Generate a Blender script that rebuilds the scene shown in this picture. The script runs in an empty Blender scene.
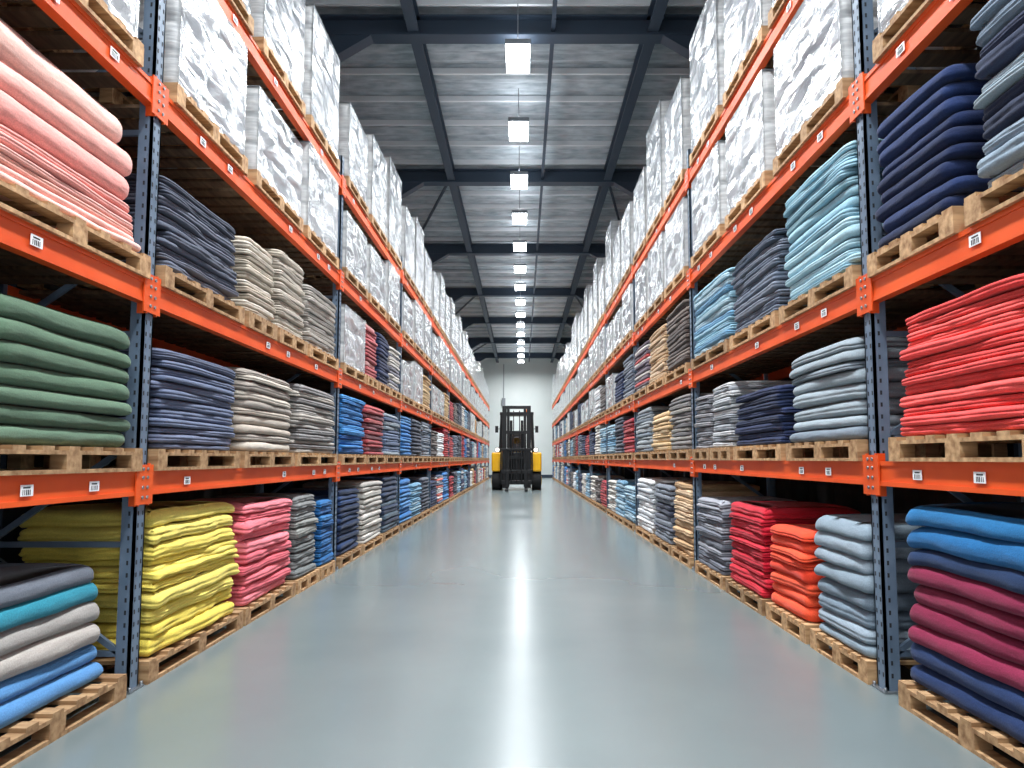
import bpy, math, random
from mathutils import Vector, noise, Matrix
S=0.7   # metres per layout unit
random.seed(7)
sc=bpy.context.scene
sc.view_settings.view_transform='Standard'
def lin(c):
    return tuple((v/255/12.92) if v/255<=0.04045 else ((v/255+0.055)/1.055)**2.4 for v in c)
# ---------------------------------------------------------------- materials
def newmat(name,col=(128,128,128),rough=.5,metal=0,spec=.5):
    m=bpy.data.materials.new(name); m.use_nodes=True
    b=m.node_tree.nodes['Principled BSDF']
    b.inputs['Base Color'].default_value=(*lin(col),1)
    b.inputs['Roughness'].default_value=rough
    b.inputs['Metallic'].default_value=metal
    b.inputs['Specular IOR Level'].default_value=spec
    return m,m.node_tree.nodes,m.node_tree.links,b
def add_noise_color(m,n,l,b,c1,c2,scale,stretch=(1,1,1),detail=4,bump=0,coord='Object'):
    tc=n.new('ShaderNodeTexCoord'); mp=n.new('ShaderNodeMapping'); mp.inputs['Scale'].default_value=stretch
    nt=n.new('ShaderNodeTexNoise'); nt.inputs['Scale'].default_value=scale; nt.inputs['Detail'].default_value=detail
    cr=n.new('ShaderNodeValToRGB'); cr.color_ramp.elements[0].position=.3; cr.color_ramp.elements[1].position=.7
    cr.color_ramp.elements[0].color=(*lin(c1),1); cr.color_ramp.elements[1].color=(*lin(c2),1)
    l.new(tc.outputs[coord],mp.inputs[0]); l.new(mp.outputs[0],nt.inputs['Vector']); l.new(nt.outputs['Fac'],cr.inputs[0]); l.new(cr.outputs[0],b.inputs['Base Color'])
    if bump:
        bp=n.new('ShaderNodeBump'); bp.inputs['Strength'].default_value=bump; bp.inputs['Distance'].default_value=.01
        l.new(nt.outputs['Fac'],bp.inputs['Height']); l.new(bp.outputs[0],b.inputs['Normal'])
    return nt,cr
M={}
m,n,l,b=newmat('epoxy_floor',(128,138,138),.2,0,.7); nt,cr=add_noise_color(m,n,l,b,(104,115,117),(118,129,130),.5,detail=6)
nr=n.new('ShaderNodeTexNoise'); nr.inputs['Scale'].default_value=1.3; nr.inputs['Detail'].default_value=5
mr=n.new('ShaderNodeMapRange'); mr.inputs['To Min'].default_value=.18; mr.inputs['To Max'].default_value=.28
l.new(nr.outputs['Fac'],mr.inputs['Value']); l.new(mr.outputs[0],b.inputs['Roughness']); M['floor']=m
m,n,l,b=newmat('beam_orange',(226,78,30),.45,0,.35); add_noise_color(m,n,l,b,(212,76,26),(228,92,38),3); M['orange']=m
m,n,l,b=newmat('upright_blue_grey',(74,90,108),.4,.1); add_noise_color(m,n,l,b,(84,102,122),(112,130,150),5); M['steel']=m
m,n,l,b=newmat('hole_dark',(30,34,40),.8); M['dark']=m
m,n,l,b=newmat('galvanised',(150,155,160),.35,.8); M['galv']=m
m,n,l,b=newmat('label_white',(235,238,240),.4); M['label']=m
m,n,l,b=newmat('deck_timber',(95,72,52),.8); add_noise_color(m,n,l,b,(80,60,44),(122,94,68),4,(8,1,1),bump=.2); M['deck']=m
# wood
m,n,l,b=newmat('pallet_wood',(190,150,105),.75)
tc=n.new('ShaderNodeTexCoord'); oi=n.new('ShaderNodeObjectInfo'); mp=n.new('ShaderNodeMapping'); mp.inputs['Scale'].default_value=(2.2,14,14)
ad=n.new('ShaderNodeVectorMath'); ad.operation='ADD'
nt=n.new('ShaderNodeTexNoise'); nt.inputs['Scale'].default_value=2.2; nt.inputs['Detail'].default_value=6
l.new(tc.outputs['Object'],ad.inputs[0]); l.new(oi.outputs['Random'],ad.inputs[1]); l.new(ad.outputs[0],mp.inputs[0]); l.new(mp.outputs[0],nt.inputs['Vector'])
cr=n.new('ShaderNodeValToRGB'); cr.color_ramp.elements[0].position=.3; cr.color_ramp.elements[1].position=.7
cr.color_ramp.elements[0].color=(*lin((134,96,60)),1); cr.color_ramp.elements[1].color=(*lin((204,166,122)),1)
l.new(nt.outputs['Fac'],cr.inputs[0])
hs=n.new('ShaderNodeHueSaturation'); mr=n.new('ShaderNodeMapRange'); mr.inputs['To Min'].default_value=.7; mr.inputs['To Max'].default_value=1.1
l.new(oi.outputs['Random'],mr.inputs['Value']); l.new(mr.outputs[0],hs.inputs['Value']); l.new(cr.outputs[0],hs.inputs['Color']); l.new(hs.outputs[0],b.inputs['Base Color'])
bp=n.new('ShaderNodeBump'); bp.inputs['Strength'].default_value=.3; bp.inputs['Distance'].default_value=.005; l.new(nt.outputs['Fac'],bp.inputs['Height']); l.new(bp.outputs[0],b.inputs['Normal'])
M['wood']=m
# fabric
m,n,l,b=newmat('fabric',(128,128,128),.92,0,.12)
at=n.new('ShaderNodeAttribute'); at.attribute_name='Col'
tc=n.new('ShaderNodeTexCoord')
n1=n.new('ShaderNodeTexNoise'); n1.inputs['Scale'].default_value=9; n1.inputs['Detail'].default_value=8; n1.inputs['Roughness'].default_value=.55
mp=n.new('ShaderNodeMapping'); mp.inputs['Scale'].default_value=(1,1,3.5)
l.new(tc.outputs['Object'],mp.inputs[0]); l.new(mp.outputs[0],n1.inputs['Vector'])
n2=n.new('ShaderNodeTexNoise'); n2.inputs['Scale'].default_value=160; n2.inputs['Detail'].default_value=2
l.new(tc.outputs['Object'],n2.inputs['Vector'])
mr=n.new('ShaderNodeMapRange'); mr.inputs['From Min'].default_value=.3; mr.inputs['From Max'].default_value=.7; mr.inputs['To Min'].default_value=.9; mr.inputs['To Max'].default_value=1.08
l.new(n1.outputs['Fac'],mr.inputs['Value'])
mr2=n.new('ShaderNodeMapRange'); mr2.inputs['From Min'].default_value=.3; mr2.inputs['From Max'].default_value=.7; mr2.inputs['To Min'].default_value=.88; mr2.inputs['To Max'].default_value=1.1
l.new(n2.outputs['Fac'],mr2.inputs['Value'])
mm=n.new('ShaderNodeMath'); mm.operation='MULTIPLY'; l.new(mr.outputs[0],mm.inputs[0]); l.new(mr2.outputs[0],mm.inputs[1])
vm=n.new('ShaderNodeVectorMath'); vm.operation='SCALE'; l.new(at.outputs['Color'],vm.inputs[0]); l.new(mm.outputs[0],vm.inputs['Scale']); l.new(vm.outputs[0],b.inputs['Base Color'])
b1=n.new('ShaderNodeBump'); b1.inputs['Strength'].default_value=.26; b1.inputs['Distance'].default_value=.02; l.new(n1.outputs['Fac'],b1.inputs['Height'])
b2=n.new('ShaderNodeBump'); b2.inputs['Strength'].default_value=.35; b2.inputs['Distance'].default_value=.003; l.new(n2.outputs['Fac'],b2.inputs['Height']); l.new(b1.outputs[0],b2.inputs['Normal']); l.new(b2.outputs[0],b.inputs['Normal'])
b.inputs['Sheen Weight'].default_value=.08
M['fabric']=m
# stretch film
m,n,l,b=newmat('stretch_film_white',(225,228,232),.16,.25,.9)
tc=n.new('ShaderNodeTexCoord'); oi=n.new('ShaderNodeObjectInfo'); sca=n.new('ShaderNodeMath'); sca.operation='MULTIPLY'; sca.inputs[1].default_value=20
ad=n.new('ShaderNodeVectorMath'); ad.operation='ADD'
l.new(oi.outputs['Random'],sca.inputs[0]); l.new(tc.outputs['Object'],ad.inputs[0]); l.new(sca.outputs[0],ad.inputs[1])
mp=n.new('ShaderNodeMapping'); mp.inputs['Scale'].default_value=(2,1.4,3.4); mp.inputs['Rotation'].default_value=(.5,.2,0)
l.new(ad.outputs[0],mp.inputs[0])
n1=n.new('ShaderNodeTexNoise'); n1.noise_type='RIDGED_MULTIFRACTAL'; n1.inputs['Scale'].default_value=1.6; n1.inputs['Detail'].default_value=6; n1.inputs['Distortion'].default_value=.4
l.new(mp.outputs[0],n1.inputs['Vector'])
n3=n.new('ShaderNodeTexNoise'); n3.inputs['Scale'].default_value=2.2; n3.inputs['Detail'].default_value=8; n3.inputs['Distortion'].default_value=.5; l.new(mp.outputs[0],n3.inputs['Vector'])
cr=n.new('ShaderNodeValToRGB'); cr.color_ramp.elements[0].position=.3; cr.color_ramp.elements[1].position=.66
cr.color_ramp.elements[0].color=(*lin((146,151,158)),1); cr.color_ramp.elements[1].color=(*lin((206,210,213)),1)
l.new(n3.outputs['Fac'],cr.inputs[0]); l.new(cr.outputs[0],b.inputs['Base Color'])
bp=n.new('ShaderNodeBump'); bp.inputs['Strength'].default_value=.85; bp.inputs['Distance'].default_value=.035; l.new(n1.outputs['Fac'],bp.inputs['Height'])
bq=n.new('ShaderNodeBump'); bq.inputs['Strength'].default_value=.8; bq.inputs['Distance'].default_value=.04; l.new(n3.outputs['Fac'],bq.inputs['Height']); l.new(bp.outputs[0],bq.inputs['Normal']); l.new(bq.outputs[0],b.inputs['Normal'])
b.inputs['Coat Weight'].default_value=1.0; b.inputs['Coat Roughness'].default_value=.08; b.inputs['Coat IOR'].default_value=1.8
l.new(bq.outputs[0],b.inputs['Coat Normal'])
M['film']=m
m,n,l,b=newmat('paper_bundle',(222,222,218),.55); add_noise_color(m,n,l,b,(170,173,176),(220,221,220),5,(1,1,9),bump=.4); M['paper']=m
# roof, walls
m,n,l,b=newmat('roof_sheet',(112,122,132),.5,.1)
tc=n.new('ShaderNodeTexCoord'); nt=n.new('ShaderNodeTexNoise'); mp=n.new('ShaderNodeMapping'); mp.inputs['Scale'].default_value=(1.5,7,1)
nt.inputs['Scale'].default_value=2.2; nt.inputs['Detail'].default_value=9
l.new(tc.outputs['Object'],mp.inputs[0]); l.new(mp.outputs[0],nt.inputs['Vector'])
cr=n.new('ShaderNodeValToRGB'); cr.color_ramp.elements[0].position=.3; cr.color_ramp.elements[1].position=.72
cr.color_ramp.elements[0].color=(*lin((146,158,166)),1); cr.color_ramp.elements[1].color=(*lin((204,212,217)),1)
l.new(nt.outputs['Fac'],cr.inputs[0]); l.new(cr.outputs[0],b.inputs['Base Color']); M['roof']=m
m,n,l,b=newmat('purlin',(226,230,233),.5,.1); M['purlin']=m
m,n,l,b=newmat('frame_steel',(56,70,86),.5,.1); M['frame']=m
m,n,l,b=newmat('wall_cladding_dark',(62,62,64),.7); add_noise_color(m,n,l,b,(56,52,52),(80,74,70),1.5,(1,1,4)); M['wall']=m
m,n,l,b=newmat('wall_pale',(205,216,212),.7); add_noise_color(m,n,l,b,(230,239,236),(238,245,243),1); M['pale']=m
m,n,l,b=newmat('forklift_yellow',(245,185,10),.35); add_noise_color(m,n,l,b,(240,176,8),(250,192,20),3); M['yellow']=m
m,n,l,b=newmat('forklift_black',(24,26,28),.4,.2); M['black']=m
m,n,l,b=newmat('rubber',(20,20,21),.85); M['rubber']=m
m,n,l,b=newmat('seat_vinyl',(40,40,44),.6); M['seat']=m
m,n,l,b=newmat('beacon_amber',(255,120,10),.2); M['amber']=m
def emis(name,col,st):
    m,n,l,b=newmat(name,(255,255,255),.5)
    b.inputs['Emission Color'].default_value=(*col,1); b.inputs['Emission Strength'].default_value=st
    return m
M['lamp']=emis('led_panel',(.93,.97,1.0),26)
M['ceiling_fill']=emis('ceiling_fill_glow',(.9,.95,1.0),11)  # added glow that brightens the dark ceiling, not a real LED
M['head']=emis('headlamp',(1,.95,.8),1.2)
# ---------------------------------------------------------------- mesh builder
class MB:
    def __init__(s): s.v=[];s.f=[];s.mi=[];s.c=[];s.sm=[]
    def box(s,x0,x1,y0,y1,z0,z1,mi=0):
        i=len(s.v)
        x0,x1=min(x0,x1),max(x0,x1);y0,y1=min(y0,y1),max(y0,y1);z0,z1=min(z0,z1),max(z0,z1)
        s.v+=[(x0,y0,z0),(x1,y0,z0),(x1,y1,z0),(x0,y1,z0),(x0,y0,z1),(x1,y0,z1),(x1,y1,z1),(x0,y1,z1)]
        for f in ((0,3,2,1),(4,5,6,7),(0,1,5,4),(1,2,6,5),(2,3,7,6),(3,0,4,7)):
            s.f.append(tuple(i+k for k in f)); s.mi.append(mi); s.sm.append(False)
    def bar(s,a,b,w,h,mi=0):
        a=Vector(a);b=Vector(b);d=b-a;L=d.length
        q=d.to_track_quat('X','Z').to_matrix()
        i=len(s.v)
        for x in (0,L):
            for (y,z) in ((-w/2,-h/2),(w/2,-h/2),(w/2,h/2),(-w/2,h/2)):
                s.v.append(tuple(a+q@Vector((x,y,z))))
        for f in ((0,3,2,1),(4,5,6,7),(0,1,5,4),(1,2,6,5),(2,3,7,6),(3,0,4,7)):
            s.f.append(tuple(i+k for k in f)); s.mi.append(mi); s.sm.append(False)
    def cyl(s,a,b,r,n=12,mi=0,r2=None):
        a=Vector(a);b=Vector(b);d=b-a
        q=d.to_track_quat('Z','Y').to_matrix(); i=len(s.v); r2=r if r2 is None else r2
        for k,(p,rr) in enumerate(((a,r),(b,r2))):
            for j in range(n):
                t=2*math.pi*j/n
                s.v.append(tuple(p+q@Vector((math.cos(t)*rr,math.sin(t)*rr,0))))
        for j in range(n):
            s.f.append((i+j,i+(j+1)%n,i+n+(j+1)%n,i+n+j)); s.mi.append(mi); s.sm.append(True)
        s.f.append(tuple(i+j for j in range(n))[::-1]); s.mi.append(mi); s.sm.append(False)
        s.f.append(tuple(i+n+j for j in range(n))); s.mi.append(mi); s.sm.append(False)
    def mesh(s,name,mats):
        me=bpy.data.meshes.new(name)
        me.from_pydata([(x*S,y*S,z*S) for x,y,z in s.v],[],s.f)
        for m_ in mats: me.materials.append(m_)
        me.polygons.foreach_set('material_index',s.mi)
        me.polygons.foreach_set('use_smooth',s.sm)
        if s.c:
            a=me.color_attributes.new('Col','FLOAT_COLOR','POINT')
            fl=[]
            for c in s.c: fl+=[c[0],c[1],c[2],1]
            a.data.foreach_set('color',fl)
        me.update()
        return me
def obj(name,me,loc=(0,0,0),parent=None,rz=0,bevel=0):
    o=bpy.data.objects.new(name,me); sc.collection.objects.link(o)
    o.location=(loc[0]*S,loc[1]*S,loc[2]*S); o.rotation_euler[2]=rz
    if parent: o.parent=parent
    if bevel:
        md=o.modifiers.new('bevel','BEVEL'); md.width=bevel*S; md.segments=2; md.limit_method='ANGLE'
    return o
def empty(name,loc=(0,0,0)):
    o=bpy.data.objects.new(name,None); sc.collection.objects.link(o); o.location=tuple(c*S for c in loc); return o
# ---------------------------------------------------------------- room
YA,YB=-3.5,61.0; WL,WR,HC=-4.6,4.4,10.55
def simple(name,mat,*b,**k):
    mb=MB(); mb.box(*b); return obj(name,mb.mesh(name,[mat]),**k)
simple('floor',M['floor'],WL-.2,WR+.2,YA,YB+.2,-.2,0)
mb=MB(); ny=int((YB-YA)/.1)
for i in range(ny+1):
    y=YA+i*(YB-YA)/ny; z=HC+(.08 if i%4<2 else 0)
    mb.v.append((WL-.2,y,z)); mb.v.append((WR+.2,y,z))
for i in range(ny):
    a=2*i; mb.f.append((a,a+2,a+3,a+1)); mb.mi.append(0); mb.sm.append(False)
obj('ceiling',mb.mesh('ceiling',[M['roof']]))
def cladding(name,x,dirn):
    mb=MB(); n_=int((YB-YA)/.2)
    for i in range(n_+1):
        y=YA+i*(YB-YA)/n_; xx=x+dirn*(.05 if i%4<2 else 0)
        mb.v.append((xx,y,0)); mb.v.append((xx,y,HC))
    for i in range(n_):
        a=2*i; mb.f.append((a,a+2,a+3,a+1)); mb.mi.append(0); mb.sm.append(False)
    obj(name,mb.mesh(name,[M['wall']]))
cladding('wall_left',WL,-1); cladding('wall_right',WR,1)
simple('wall_back',M['pale'],WL-.2,WR+.2,YB,YB+.2,0,HC)
simple('baseboard_back',M['frame'],WL,WR,YB-.03,YB,0,.25)
mb=MB()
for x in (-1.6,): mb.box(x-.03,x+.03,YB-.08,YB-.01,.3,9.9)
mb.box(-1.75,-1.45,YB-.2,YB-.01,6.2,6.9)
obj('wall_conduit',mb.mesh('wall_conduit',[M['galv']]))
# rafters
ry=[-1.4+7.4*i for i in range(9)]
for y in ry:
    if y>YB: continue
    mb=MB()
    mb.box(WL,WR,y-.16,y+.16,9.98,10.03); mb.box(WL,WR,y-.03,y+.03,10.03,10.4); mb.box(WL,WR,y-.16,y+.16,10.36,10.4)
    for sx,w in ((-1,WL),(1,WR)):
        i=len(mb.v)
        for yy in (y-.14,y+.14):
            mb.v+= [(w,yy,9.0),(w,yy,9.98),(w-sx*1.6,yy,9.98)]
        for f in ((0,1,2),(5,4,3),(0,3,4,1),(1,4,5,2),(2,5,3,0)): mb.f.append(tuple(i+k for k in f)); mb.mi.append(0); mb.sm.append(False)
        mb.box(w,w-sx*.3,y-.15,y+.15,0,9.98)
    obj('roof_rafter',mb.mesh('roof_rafter',[M['frame']]))
mb=MB(); y=YA+.5
while y<YB:
    mb.box(WL,WR,y-.035,y+.035,10.42,10.55); y+=1.23
obj('roof_purlins',mb.mesh('roof_purlins',[M['purlin']]))
mb=MB()
for x in (-2.15,2.6): 
    mb.box(x-.11,x+.11,YA,YB,10.04,10.10); mb.box(x-.02,x+.02,YA,YB,10.1,10.42); mb.box(x-.11,x+.11,YA,YB,10.36,10.42)
for x in (.62,):
    mb.box(x-.04,x+.04,YA,YB,10.1,10.2)
for i in range(0,len(ry)-1):
    y0,y1=ry[i],min(ry[i+1],YB)
    if i%2==1: mb.bar((-2.15,y0,10.25),(-4.5,y1,10.25),.07,.07); mb.bar((2.6,y0,10.25),(4.3,y1,10.25),.07,.07)
obj('roof_bracing',mb.mesh('roof_bracing',[M['frame']]))
# lamps
mb=MB()
mb.box(-.25,.25,-.50,.50,.03,.13,1); mb.box(-.23,.23,-.48,.48,0,.03,0)
mb.box(-.2,.2,-.45,.45,.13,.145,2)  # added upward-glowing plate on the housing, fill light for the roof
for yy in (-.4,.4): mb.cyl((0,yy,.14),(0,yy,.9),.010,6,1)
lamp_me=mb.mesh('high_bay_light',[M['lamp'],M['galv'],M['ceiling_fill']])
y=10.25-3.1*4
while y<YB-3.5:
    o=obj('high_bay_light',lamp_me,(-.08,y,9.52))
    ld=bpy.data.lights.new('led_beam','AREA'); ld.shape='RECTANGLE'; ld.size=.44*S; ld.size_y=.94*S
    last=y>YB-7
    ld.color=(.94,.975,1); ld.spread=math.radians(170 if last else 135); ld.energy=210 if last else 128
    lo=bpy.data.objects.new('led_beam',ld); sc.collection.objects.link(lo); lo.parent=o; lo.location=(0,0,-.01)
    y+=3.1
# ---------------------------------------------------------------- racks
BAY=5.25; NB=11
UP=[5.0-BAY+BAY*i for i in range(NB+1)]
SIDES={-1:dict(X=2.7,L=[1.43,2.80,4.26,5.70]),1:dict(X=2.5,L=[1.50,2.80,4.28,5.80])}
DEP=1.18
BH=.17
def rack(sx):
    X=SIDES[sx]['X']; L=SIDES[sx]['L']
    root=empty('pallet_rack',(sx*X,0,0))
    inv=(-sx*X,0,0)
    def add(name,mb,mats): 
        o=obj(name,mb.mesh(name,mats),inv,root)
    def xx(d): return sx*(X+d)
    top=L[-1]+.45
    u=MB()
    for k,y in enumerate(UP):
        for d0,dd in ((0,.1),(DEP-.1,.1)):
            front=d0==0
            a=xx(d0) if front else xx(d0+dd); s_=1 if front else -1
            u.box(a,a+sx*s_*.02,y-.06,y+.06,0,top,0)
            u.box(a,a+sx*s_*.1,y-.06,y-.045,0,top,0); u.box(a,a+sx*s_*.1,y+.045,y+.06,0,top,0)
            u.box(a+sx*s_*.085,a+sx*s_*.1,y-.045,y-.02,0,top,0); u.box(a+sx*s_*.085,a+sx*s_*.1,y+.02,y+.045,0,top,0)
            u.box(a-sx*s_*.03,a+sx*s_*.13,y-.09,y+.09,0,.015,2)
            for q in (-.075,.075): u.cyl((a-sx*s_*.015,y+q,.015),(a-sx*s_*.015,y+q,.04),.012,6,2)
        z=.25; fl=1
        while z<top-.8:
            a0,b0=(xx(.1),xx(DEP-.1)) if fl else (xx(DEP-.1),xx(.1))
            u.bar((a0,y,z),(b0,y,z+.7),.03,.04); u.bar((xx(.1),y,z),(xx(DEP-.1),y,z),.03,.04)
            z+=.75; fl=1-fl
        if k<4:
            z=.1
            while z<top-.05:
                for q in (-.028,.028): u.box(xx(0)-sx*.002,xx(.001),y+q-.007,y+q+.007,z,z+.03,1)
                u.box(xx(.038),xx(.052),y-.062,y-.0599,z,z+.03,1)
                z+=.085
    add('uprights',u,[M['steel'],M['dark'],M['galv']])
    bm=MB(); dk=MB(); lb=MB()
    for zi,zc in enumerate(L):
        for k in range(NB):
            y0,y1=UP[k]+.06,UP[k+1]-.06
            for d in (0.0,DEP-.07):
                bm.box(xx(d-.005),xx(d+.06),y0,y1,zc-BH/2,zc+BH/2)
                if d==0:
                    bm.box(xx(-.013),xx(-.005),y0,y1,zc+BH/2-.03,zc+BH/2); bm.box(xx(-.013),xx(-.005),y0,y1,zc-BH/2,zc-BH/2+.03)
                    for yc,sg in ((y0,1),(y1,-1)):
                        bm.box(xx(-.02),xx(.05),yc,yc+sg*.012,zc-.16,zc+.14)
                        bm.box(xx(-.022),xx(-.012),yc-sg*.06,yc+sg*.05,zc-.15,zc+.13)
                        if k<4:
                            for q in (-.1,-.03,.04,.1): bm.cyl((xx(-.022),yc-sg*.03,zc+q),(xx(-.03),yc-sg*.03,zc+q),.012,8,1)
            y=y0+.15
            while y<y1-.1:
                dk.box(xx(.06),xx(DEP-.07),y,y+.16,zc+BH/2-.04,zc+BH/2-.012); y+=.24
            if k<5:
                rr=random.Random(k*10+zi+sx)
                for sl in range(3):
                    for rep in range(2):
                        yl=y0+.25+sl*1.68+rep*.33+rr.uniform(-.06,.06)+.9*(rep==0)
                        if rr.random()<.45: continue
                        w=.095; h=.062
                        lb.box(xx(-.018),xx(-.013),yl,yl+w,zc-h/2,zc+h/2,0)
                        for q in range(5): 
                            lb.box(xx(-.0195),xx(-.018),yl+.012+q*.014,yl+.012+q*.014+rr.choice((.004,.007)),zc-.024,zc+.004,1)
                        lb.box(xx(-.0195),xx(-.018),yl+.015,yl+.07,zc+.012,zc+.02,1)
    add('beams',bm,[M['orange'],M['galv']]); add('deck_slats',dk,[M['deck']]); add('shelf_labels',lb,[M['label'],M['dark']])
rack(-1); rack(1)
# ---------------------------------------------------------------- pallets
PH=.16
def pallet_mesh(w,d):
    mb=MB(); t=.024
    nb=7
    for i in range(nb):
        c=-w/2+.055+i*(w-.11)/(nb-1); mb.box(-d/2,d/2,c-.05,c+.05,PH-t,PH)
    for x in (-d/2+.05,0,d/2-.05):
        mb.box(x-.05,x+.05,-w/2,w/2,PH-2*t,PH-t)
        mb.box(x-.05,x+.05,-w/2,w/2,0,t)
        for y in (-w/2+.07,0,w/2-.07): mb.box(x-.05,x+.05,y-.07,y+.07,t,PH-2*t)
    return mb.mesh('wooden_pallet',[M['wood']])
pcache={}
def pallet(sx,y0,y1,z,d=1.1,xo=0):
    w=round(y1-y0,1)
    if (w,d) not in pcache: pcache[(w,d)]=pallet_mesh(w,d)
    X=SIDES[sx]['X']; o=obj('wooden_pallet',pcache[(w,d)],(sx*(X-.04+d/2+xo),(y0+y1)/2,z))
    return o
# ---------------------------------------------------------------- fabric stacks
def perim(w,d,r,ns,nc):
    pts=[]; hx,hy=d/2-r,w/2-r
    for cx,cy,a0 in ((hx,hy,0),(-hx,hy,90),(-hx,-hy,180),(hx,-hy,270)):
        for k in range(nc+1):
            a=math.radians(a0+90*k/nc); pts.append((cx+r*math.cos(a),cy+r*math.sin(a),math.cos(a),math.sin(a)))
        a=math.radians(a0+90); nx,ny=math.cos(a),math.sin(a)
        e=(cx+r*nx,cy+r*ny)
        tx,ty=-ny,nx; Ls=2*hx if abs(ny)>.5 else 2*hy
        for k in range(1,ns): pts.append((e[0]+tx*Ls*k/ns,e[1]+ty*Ls*k/ns,nx,ny))
    return pts
def stack_mesh(w,d,layers,seed,q=1,messy=1.0,taper=0,rnd_=0):
    mb=MB(); rr=random.Random(seed)
    H=sum(t for _,t in layers); z0=0
    ns,nc,K=((18,4,13),(8,2,7),(3,1,5))[2-q]
    lean=(rr.uniform(-.02,.02)*messy,rr.uniform(-.02,.02)*messy)
    for li,(col,t) in enumerate(layers):
        nply=rr.choice((2,2,3,4)) if q==2 else (rr.choice((1,2)) if q==1 else 1)
        if t<.05: nply=1
        elif t<.085: nply=min(nply,2)
        if rnd_ and t>.08: nply=rr.choice((1,1,2)) if rnd_<1 else 1
        tp=1-taper*(z0/H)
        w_=w*tp*(1-rr.uniform(0,.05)*messy); d_=d*tp*(1-rr.uniform(0,.035)*messy)
        ox=rr.uniform(-.014,.014)*messy+lean[0]*z0/max(H,.1); oy=rr.uniform(-.022,.022)*messy+lean[1]*z0/max(H,.1)
        ang=math.radians(rr.uniform(-1.5,1.5)*messy); ca,sa=math.cos(ang),math.sin(ang)
        c0=lin(col); f=rr.uniform(.88,1.1); c0=tuple(min(1,x*f) for x in c0)
        tx_,ty_=rr.uniform(-.2,.2)*t,rr.uniform(-.2,.2)*t
        P=perim(w_,d_,(.035 if not rnd_ else .07)+rr.uniform(0,.02),ns,nc); n_=len(P)
        rows=[('in',.6,0),('in',.12,0)]+[('e',k/(K-1),0) for k in range(K)]+[('in',.12,1),('in',.6,1)]
        base=len(mb.v)
        for kind,a,tt in rows:
            for (px,py,nx,ny) in P:
                if kind=='in':
                    x,y,z=px*(1-a),py*(1-a),t*tt
                else:
                    v=a
                    if rnd_: rnd=min(t,.16)*.55*(1-math.sqrt(max(0,1-abs(2*v-1)**2.2)))
                    else: rnd=min(t,.1)*.6*(1-math.sqrt(max(0,1-abs(2*v-1)**3.0)))
                    wt=.5+.5*abs(ny)
                    ply=(.020*wt*(1-abs(math.sin(math.pi*nply*v))**.4)) if nply>1 else 0
                    nz=noise.noise(Vector((px*2.6+seed,py*2.6,li*3.1)))*.02*messy
                    if q==2: nz+=noise.noise(Vector((px*9+seed,py*9,(z0+v*t)*26)))*(.010 if not rnd_ else .004)*messy
                    off=-rnd-ply+nz
                    x,y,z=px+nx*off,py+ny*off,t*v
                zz=z+ (z/t)*(tx_*x/d+ty_*y/w)
                zg=z0+zz
                ex,ey=abs(x)/(d/2),abs(y)/(w/2)
                zg-= (zg/H)*(.022*ex**8+.022*ey**8)*messy*(1.8 if rnd_ else 1)
                zg+= (zg/H)*noise.noise(Vector((x*1.3+seed*1.7,y*1.3,5)))*.010*messy
                zg+= noise.noise(Vector((x*2.5+seed,y*2.5,li*.8)))*.004*messy*(1 if z0+z>0.01 else 0)
                zg=max(zg,0)
                X_,Y_=x*ca-y*sa+ox,x*sa+y*ca+oy
                mb.v.append((X_,Y_,zg)); mb.c.append(c0)
        for r in range(len(rows)-1):
            for j in range(n_):
                a=base+r*n_+j; b_=base+r*n_+(j+1)%n_
                mb.f.append((a,b_,b_+n_,a+n_)); mb.mi.append(0); mb.sm.append(True)
        mb.f.append(tuple(base+j for j in range(n_))[::-1]); mb.mi.append(0); mb.sm.append(True)
        tb=base+(len(rows)-1)*n_
        mb.f.append(tuple(tb+j for j in range(n_))); mb.mi.append(0); mb.sm.append(True)
        z0+=t
    return mb.mesh('folded_fabric_stack',[M['fabric']])
def mk_layers(cols,nl,H,seed,mode='mix'):
    rr=random.Random(seed)
    if isinstance(nl,(list,tuple)): ts=list(nl); nl=len(ts)
    else: ts=[rr.uniform(.6,1.3) for _ in range(nl)]
    s_=H/sum(ts)
    out=[]
    for i in range(nl):
        if mode=='bands': c=cols[min(len(cols)-1,int(i*len(cols)/nl))]
        else: c=rr.choice(cols)
        out.append((c,ts[i]*s_))
    return out
sid=[0]
def place_stack(sx,lev,y0,y1,H,nl,cols,mode='mix',q=1,messy=1.0,taper=0,back=0,rnd_=0):
    sid[0]+=1; d=1.06-back
    X=SIDES[sx]['X']; z=0 if lev==0 else SIDES[sx]['L'][lev-1]+BH/2
    pallet(sx,y0,y1,z)
    w=y1-y0-.07
    me=stack_mesh(w,d,mk_layers(cols,nl,H,sid[0]*3+1,mode),sid[0]*1.37+.2,q,messy,taper,rnd_)
    obj('folded_fabric_stack',me,(sx*(X-.015+back+d/2),(y0+y1)/2,z+PH+.001))
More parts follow.
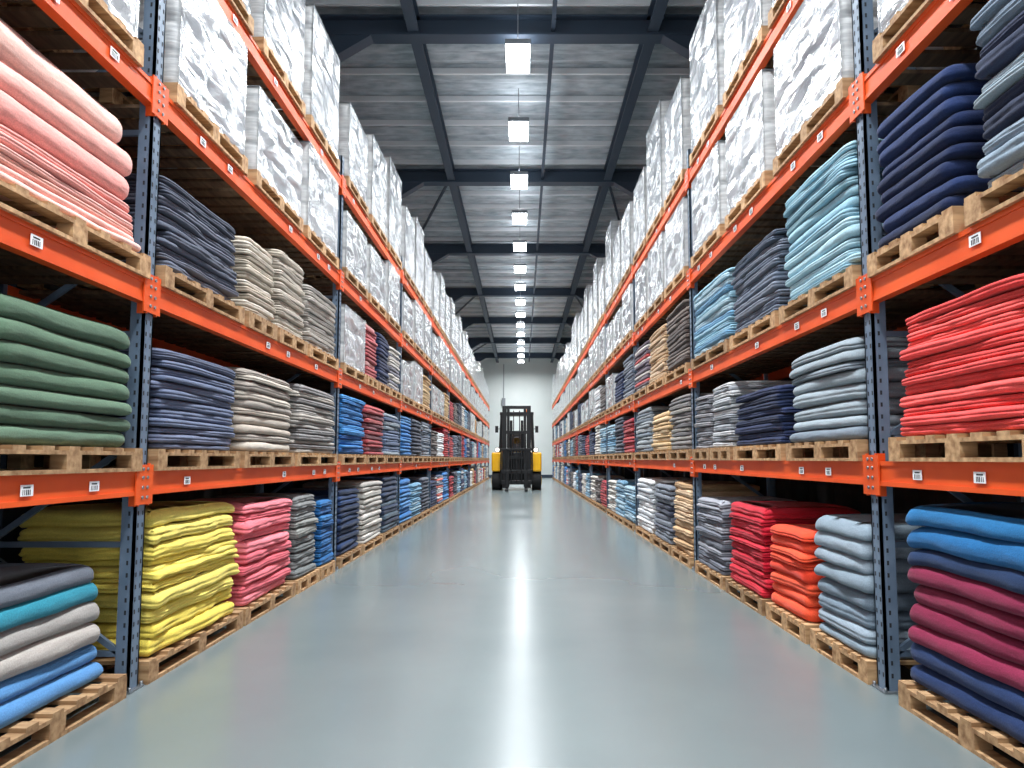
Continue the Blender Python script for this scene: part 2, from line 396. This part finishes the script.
# wrapped loads
def load_mesh(w,d,h,seed):
    mb=MB(); rr=random.Random(seed)
    W,D=w/2,d/2
    nlay=max(3,int(round(h/.28))); ncol=5
    offs=[[rr.uniform(-.01,.012) for _ in range(ncol)] for _ in range(nlay)]
    def grid(fn,nu,nv,mi,film):
        b0=len(mb.v)
        for i in range(nu+1):
            for j in range(nv+1):
                u,v=i/nu,j/nv
                p,nrm=fn(u,v); p=Vector(p); nrm=Vector(nrm)
                e=min(i,nu-i,j,nv-j); amp=0 if e==0 else 1
                if film:
                    dsp=amp*(noise.noise(p*3.2+Vector((seed,0,0)))*.035+noise.noise(Vector((p.x*3,p.y*3,p.z*14+seed)))*.016)
                    fz=(v*nlay)%1.0
                    dsp-=.014*(1-abs(math.sin(math.pi*fz))**.4)*amp
                else:
                    c_=min(ncol-1,int(u*ncol)); r_=min(nlay-1,int(v*nlay))
                    s1=abs(math.sin(math.pi*u*ncol))**.5; s2=abs(math.sin(math.pi*v*nlay))**.35
                    dsp=-.035+.032*s1*s2+offs[r_][c_]*s1*s2+noise.noise(Vector((p.x*2,p.z*40,seed)))*.006
                mb.v.append(tuple(p+nrm*dsp))
        for i in range(nu):
            for j in range(nv):
                a=b0+i*(nv+1)+j; mb.f.append((a,a+nv+1,a+nv+2,a+1)); mb.mi.append(mi); mb.sm.append(True)
    grid(lambda u,v:((D,-W+2*W*u,h*v),(1,0,0)),12,24,0,True)
    grid(lambda u,v:((-D,W-2*W*u,h*v),(-1,0,0)),12,24,0,True)
    grid(lambda u,v:((-D+2*D*u,-W,h*v),(0,-1,0)),30,30,1,False)
    grid(lambda u,v:((D-2*D*u,W,h*v),(0,1,0)),30,30,1,False)
    grid(lambda u,v:((-D+2*D*u,-W+2*W*v,h),(0,0,1)),10,10,0,True)
    return mb.mesh('shrink_wrapped_load',[M['film'],M['paper']])
lcache={}
def place_load(sx,lev,y0,y1,h):
    z=SIDES[sx]['L'][lev-1]+BH/2; X=SIDES[sx]['X']
    pallet(sx,y0,y1,z)
    key=(round(y1-y0,1),round(h,1),random.randint(0,2))
    if key not in lcache: lcache[key]=load_mesh(key[0]-.10,1.06,key[1],random.uniform(0,50))
    obj('shrink_wrapped_load',lcache[key],(sx*(X-.02+.53),(y0+y1)/2,z+PH+.001))
items=[
# ---- left
(-1,0,3.45,4.84,.76,[1,1,1.1,1.1,.95,1.05],[(84,134,184),(86,138,190),(168,162,156),(158,154,150),(44,126,146),(96,102,112)],'bands',2,dict(back=.06,taper=.09,rnd_=1)),
(-1,0,2.0,3.35,.76,6,[(80,110,170),(150,150,150)],'mix',1),
(-1,0,.4,1.9,.8,6,[(110,110,120)],'mix',1),
(-1,0,5.14,6.80,1.06,[1.1,1,1,1.1,.5,.35,.4,.3,.4,1.1,1.1,1.0],[(224,204,96),(220,198,86),(230,212,108)],'mix',2,dict(messy=1.7)),
(-1,0,6.88,8.36,1.0,10,[(224,114,124),(230,126,136),(216,102,114)],'mix',2,dict(messy=1.3)),
(-1,0,8.44,9.36,1.0,11,[(122,124,124),(108,112,112),(136,138,134)],'mix',2),
(-1,0,9.42,10.14,.88,10,[(44,102,158),(54,116,172),(36,86,138)],'mix',2),
(-1,0,10.40,11.80,.98,11,[(36,56,92),(44,68,110),(30,46,76)],'mix',1),
(-1,0,11.9,13.6,1.05,12,[(188,184,176),(200,196,190),(168,164,158)],'mix',1),
(-1,0,13.7,15.35,1.1,12,[(54,66,90),(44,54,76),(80,96,110)],'mix',1),
(-1,1,3.45,4.90,.81,[1,1,.9,1.1,1,1.05,1.2],[(82,106,86),(76,98,80),(90,114,94)],'mix',2,dict(taper=.05,rnd_=1)),
(-1,1,1.9,3.35,.8,7,[(76,104,84)],'mix',1),(-1,1,.3,1.8,.86,7,[(90,90,100)],'mix',1),
(-1,1,5.14,6.62,.79,12,[(94,104,128),(106,114,138),(86,94,116)],'mix',2),
(-1,1,6.72,8.25,.84,10,[(172,162,150),(184,176,164),(150,142,134)],'mix',2,dict(rnd_=.5)),
(-1,1,8.35,10.1,.86,13,[(150,146,142),(128,126,126),(166,160,152)],'mix',2),
(-1,1,10.4,12.0,.92,12,[(52,112,170),(66,130,186),(40,88,146)],'mix',2),
(-1,1,12.1,13.7,.9,12,[(172,84,86),(156,70,74),(110,66,74)],'mix',1),
(-1,1,13.8,15.4,.85,12,[(110,124,150),(90,104,130),(140,150,160)],'mix',1),
(-1,2,3.35,4.90,.94,[.35,.35,.4,.4,.5,.5,1.3,1.5,1.6],[(234,172,162),(238,182,172),(226,158,150),(240,194,182),(232,172,158)],'mix',2,dict(taper=.17,rnd_=1)),
(-1,2,1.9,3.25,.9,9,[(232,170,162)],'mix',1),(-1,2,.3,1.8,.9,9,[(200,180,160)],'mix',1),
(-1,2,5.14,6.62,.76,12,[(94,100,114),(82,88,102),(108,112,126)],'mix',2,dict(messy=1.4)),
(-1,2,6.72,7.55,.78,12,[(196,186,170),(178,168,152),(206,198,184)],'mix',2),
(-1,2,7.62,8.6,.92,13,[(190,182,168),(206,198,186),(164,156,144)],'mix',2),
(-1,2,8.7,10.1,.80,12,[(172,166,158),(150,146,140),(190,184,176)],'mix',2),
(-1,2,12.0,12.9,.95,14,[(184,100,104),(146,70,74),(196,144,142)],'mix',1),
(-1,2,13.0,14.1,.95,14,[(48,58,88),(40,48,76)],'mix',1),
(-1,2,14.2,15.4,.9,14,[(190,186,180),(120,120,130)],'mix',1),
# ---- right
(1,0,3.30,4.72,1.16,[1,1,.9,1,1,.9,.8,1.1,1],[(30,48,86),(34,52,90),(128,38,68),(120,32,62),(132,40,70),(122,34,64),(30,52,88),(26,90,140),(32,100,150)],'bands',2,dict(taper=.03,rnd_=1)),
(1,0,1.7,3.2,1.1,8,[(28,40,90),(120,30,60)],'mix',1),(1,0,.2,1.6,.9,8,[(90,90,100)],'mix',1),
(1,0,5.12,6.12,.98,8,[(128,144,156),(116,132,146),(140,154,166)],'mix',2,dict(rnd_=.5)),
(1,0,6.20,7.22,.80,8,[(226,74,48),(234,86,56),(214,62,40)],'mix',2,dict(rnd_=.5)),
(1,0,7.30,8.62,.94,10,[(190,34,52),(202,44,60),(174,28,46)],'mix',2),
(1,0,8.72,10.1,.92,14,[(150,152,160),(128,130,140),(106,110,120)],'mix',2),
(1,0,10.4,11.7,1.08,12,[(200,166,128),(184,150,112),(212,182,148)],'mix',2),
(1,0,11.8,13.4,1.0,12,[(120,126,136),(96,100,112),(60,64,80)],'mix',1),
(1,0,13.5,15.35,1.05,12,[(220,220,220),(196,200,204)],'mix',1),
(1,1,3.30,4.72,.80,[.8,.7,.8,.9,.8,.6,.7,.6,.8,.6,.7,.6,.7],[(224,80,78),(232,90,86),(214,70,68)],'mix',2,dict(messy=1.2,taper=.10)),
(1,1,1.8,3.25,.8,10,[(226,72,74)],'mix',1),(1,1,.2,1.7,.86,10,[(120,120,120)],'mix',1),
(1,1,5.14,6.55,.81,8,[(132,144,154),(120,132,144),(144,156,164)],'mix',2,dict(rnd_=.5)),
(1,1,6.65,8.2,.60,8,[(40,50,82),(34,44,72),(50,60,94)],'mix',2),
(1,1,8.3,9.2,.80,12,[(164,168,172),(140,144,150),(186,188,190)],'mix',2),
(1,1,9.25,10.12,.74,12,[(140,140,144),(110,112,118)],'mix',2),
(1,1,10.4,11.8,.86,13,[(130,126,124),(108,106,108),(150,146,140)],'mix',1),
(1,1,11.9,13.5,.7,10,[(210,184,146),(196,166,124)],'mix',1),
(1,1,13.6,15.4,.9,12,[(110,120,130),(150,156,160)],'mix',1),
(1,2,3.90,4.90,.94,[1.1,1,1,.8,1,.9,1,.9,1],[(32,46,82),(36,52,92),(26,38,70)],'mix',2,dict(taper=.05,rnd_=1)),
(1,2,2.3,3.8,1.05,11,[(128,144,158),(40,48,70),(150,166,176),(50,58,80),(110,126,142)],'bands',2),
(1,2,.4,2.2,.9,9,[(90,100,120)],'mix',1),
(1,2,5.14,6.6,1.05,15,[(148,186,200),(166,200,212),(136,174,190)],'mix',2,dict(rnd_=.5)),
(1,2,6.7,8.25,.86,12,[(96,106,122),(86,96,112),(112,120,134)],'mix',2,dict(messy=1.3)),
(1,2,8.35,10.1,.92,13,[(144,184,202),(104,148,178),(172,200,212)],'mix',2),
(1,2,10.4,12.0,1.0,15,[(92,82,78),(112,102,96),(74,66,64)],'mix',1),
(1,2,12.1,13.7,.95,14,[(206,180,150),(190,160,126)],'mix',1),
(1,2,13.8,15.4,.95,14,[(186,84,84),(110,100,110),(190,186,180)],'mix',1),
]
for it in items:
    sx,lev,y0,y1,H,nl,cols,mode,q=it[:9]
    kw=dict(messy=1.1 if q==2 else 1)
    if len(it)>9: kw.update(it[9])
    place_stack(sx,lev,y0,y1,H,nl,cols,mode,q,**kw)
place_load(-1,2,10.4,11.9,.9)
PAL=[[(54,66,96),(40,50,78)],[(190,186,178),(206,202,196)],[(104,112,126),(130,136,144)],[(60,116,176),(80,130,180)],
[(176,70,70),(150,50,60)],[(200,174,136),(184,152,112)],[(90,84,84),(112,104,100)],[(222,222,222),(200,204,208)],[(110,150,176),(150,176,190)],[(70,74,86),(90,94,104)],
[(150,150,156),(40,50,90),(190,190,190)],[(214,120,110),(200,200,200),(90,100,120)]]
far=[stack_mesh(1.5,1.06,mk_layers(random.choice(PAL) if i>=len(PAL) else PAL[i],random.choice((10,12,14)),random.uniform(.78,1.02),i+900),i*3.3,0 if i%2 else 1,1) for i in range(26)]
for sx in (-1,1):
    X=SIDES[sx]['X']
    for k in range(NB):
        for sl in range(3):
            y0=UP[k]+.13+sl*1.67; y1=y0+1.55
            for lev in (3,4):
                h=random.choice((.95,1.05,1.1)) if lev==3 else random.choice((1.2,1.4,1.5,1.8) if sx<0 else (1.5,1.7,2.0,2.2))
                place_load(sx,lev,y0+random.uniform(0,.1),y1-random.uniform(0,.1),h)
            if y0>15.3:
                for lev in (0,1,2):
                    z=0 if lev==0 else SIDES[sx]['L'][lev-1]+BH/2
                    if lev==2 and random.random()<.4: place_load(sx,2,y0,y1,random.choice((.8,.9,1.0)))
                    else:
                        pallet(sx,y0,y1,z); obj('folded_fabric_stack',random.choice(far),(sx*(X-.015+.53),(y0+y1)/2,z+PH+.001),rz=random.choice((0,math.pi)))
# ---------------------------------------------------------------- forklift
FX,FY=-.28,36.0
root=empty('forklift',(FX,FY,0))
def part(name,mb,mats,bevel=0): return obj(name,mb.mesh(name,mats),(0,0,0),root,bevel=bevel)
mb=MB()
mb.box(-1.0,1.0,.9,3.6,.55,1.45); mb.box(-1.3,-.74,.45,1.6,.95,1.95); mb.box(.74,1.3,.45,1.6,.95,1.95)
mb.box(-1.15,1.15,2.9,4.3,.5,2.0); mb.box(-.8,.8,2.2,3.2,1.45,2.0); mb.box(-1.3,-.95,1.5,3.0,.45,1.1); mb.box(.95,1.3,1.5,3.0,.45,1.1)
part('body',mb,[M['yellow']],.08)
mb=MB()
for sx in (-1,1):
    for y,r in ((.85,.48),(3.4,.42)):
        mb.cyl((sx*.82,y,r),(sx*1.28,y,r),r,28,0); mb.cyl((sx*1.27,y,r),(sx*1.31,y,r),r*.5,18,1)
part('wheels',mb,[M['rubber'],M['yellow']],.03)
mb=MB()
for sx in (-1,1):
    mb.bar((sx*.88,.95,1.5),(sx*.80,1.35,4.0),.14,.14); mb.bar((sx*.88,3.5,1.9),(sx*.80,3.1,4.0),.12,.12)
    mb.box(sx*.74,sx*.9,1.25,3.2,3.95,4.1)
for i in range(8): mb.box(-.8,.8,1.28+i*.26,1.36+i*.26,3.98,4.06)
mb.box(-.86,.86,1.2,1.36,3.93,4.1)
mb.box(-.8,.8,.5,1.1,.3,1.95)
part('overhead_guard',mb,[M['black']],.015)
mb=MB()
for sx in (-1,1):
    mb.box(sx*.52,sx*.74,.15,.42,.12,4.35); mb.box(sx*.36,sx*.50,.12,.32,.18,4.2)
    mb.cyl((sx*.28,.28,.3),(sx*.28,.28,3.6),.07,12); mb.box(sx*.13,sx*.18,.14,.17,.5,4.1)
for z in (.35,1.6,2.9,4.2): mb.box(-.72,.72,.2,.42,z,z+.16)
part('mast',mb,[M['black']],.01)
mb=MB()
mb.box(-.85,.85,.0,.1,.3,.5); mb.box(-.85,.85,0,.1,.85,1.05)
for i in range(7): x=-.8+i*1.6/6; mb.box(x-.035,x+.035,.0,.07,.3,2.1)
mb.box(-.85,.85,0,.07,2.05,2.15)
for sx in (-1,1):
    mb.box(sx*.4,sx*.56,-.08,0,.04,1.0); mb.box(sx*.4,sx*.56,-1.6,-.06,.04,.11)
part('fork_carriage',mb,[M['black']],.01)
mb=MB(); mb.box(-.4,.4,2.0,2.6,2.0,2.2); mb.box(-.4,.4,2.5,2.7,2.15,3.0); mb.cyl((0,1.2,2.0),(0,1.45,2.6),.03,8); mb.cyl((0,1.42,2.58),(0,1.46,2.63),.26,20)
part('seat',mb,[M['seat']],.04)
mb=MB()
for sx in (-1,1):
    mb.cyl((sx*1.0,.44,2.08),(sx*1.0,.56,2.08),.11,16,0); mb.cyl((sx*1.0,.55,2.08),(sx*1.0,.75,2.08),.14,16,1)
    mb.bar((sx*.86,1.3,3.2),(sx*1.05,1.1,3.2),.03,.03,1); mb.box(sx*.98,sx*1.14,1.08,1.12,3.0,3.35,1)
part('headlamps_and_mirrors',mb,[M['head'],M['black']])
mb=MB(); mb.cyl((.5,2.0,4.1),(.5,2.0,4.28),.09,14); part('beacon',mb,[M['amber']])
# ---------------------------------------------------------------- world + camera
w=bpy.data.worlds.new('World'); sc.world=w; w.use_nodes=True
w.node_tree.nodes['Background'].inputs[0].default_value=(.90,.95,1,1); w.node_tree.nodes['Background'].inputs[1].default_value=1.7
cd=bpy.data.cameras.new('camera'); cam=bpy.data.objects.new('camera',cd); sc.collection.objects.link(cam)
cam.location=(0,0,1.6*S); cam.rotation_euler=(math.radians(94.5),0,0)
cd.sensor_width=36; cd.sensor_fit='HORIZONTAL'; cd.lens=36*700/1024; cd.shift_x=-10/1024; cd.shift_y=20/1024; cd.clip_start=.02; cd.clip_end=200
sc.camera=cam
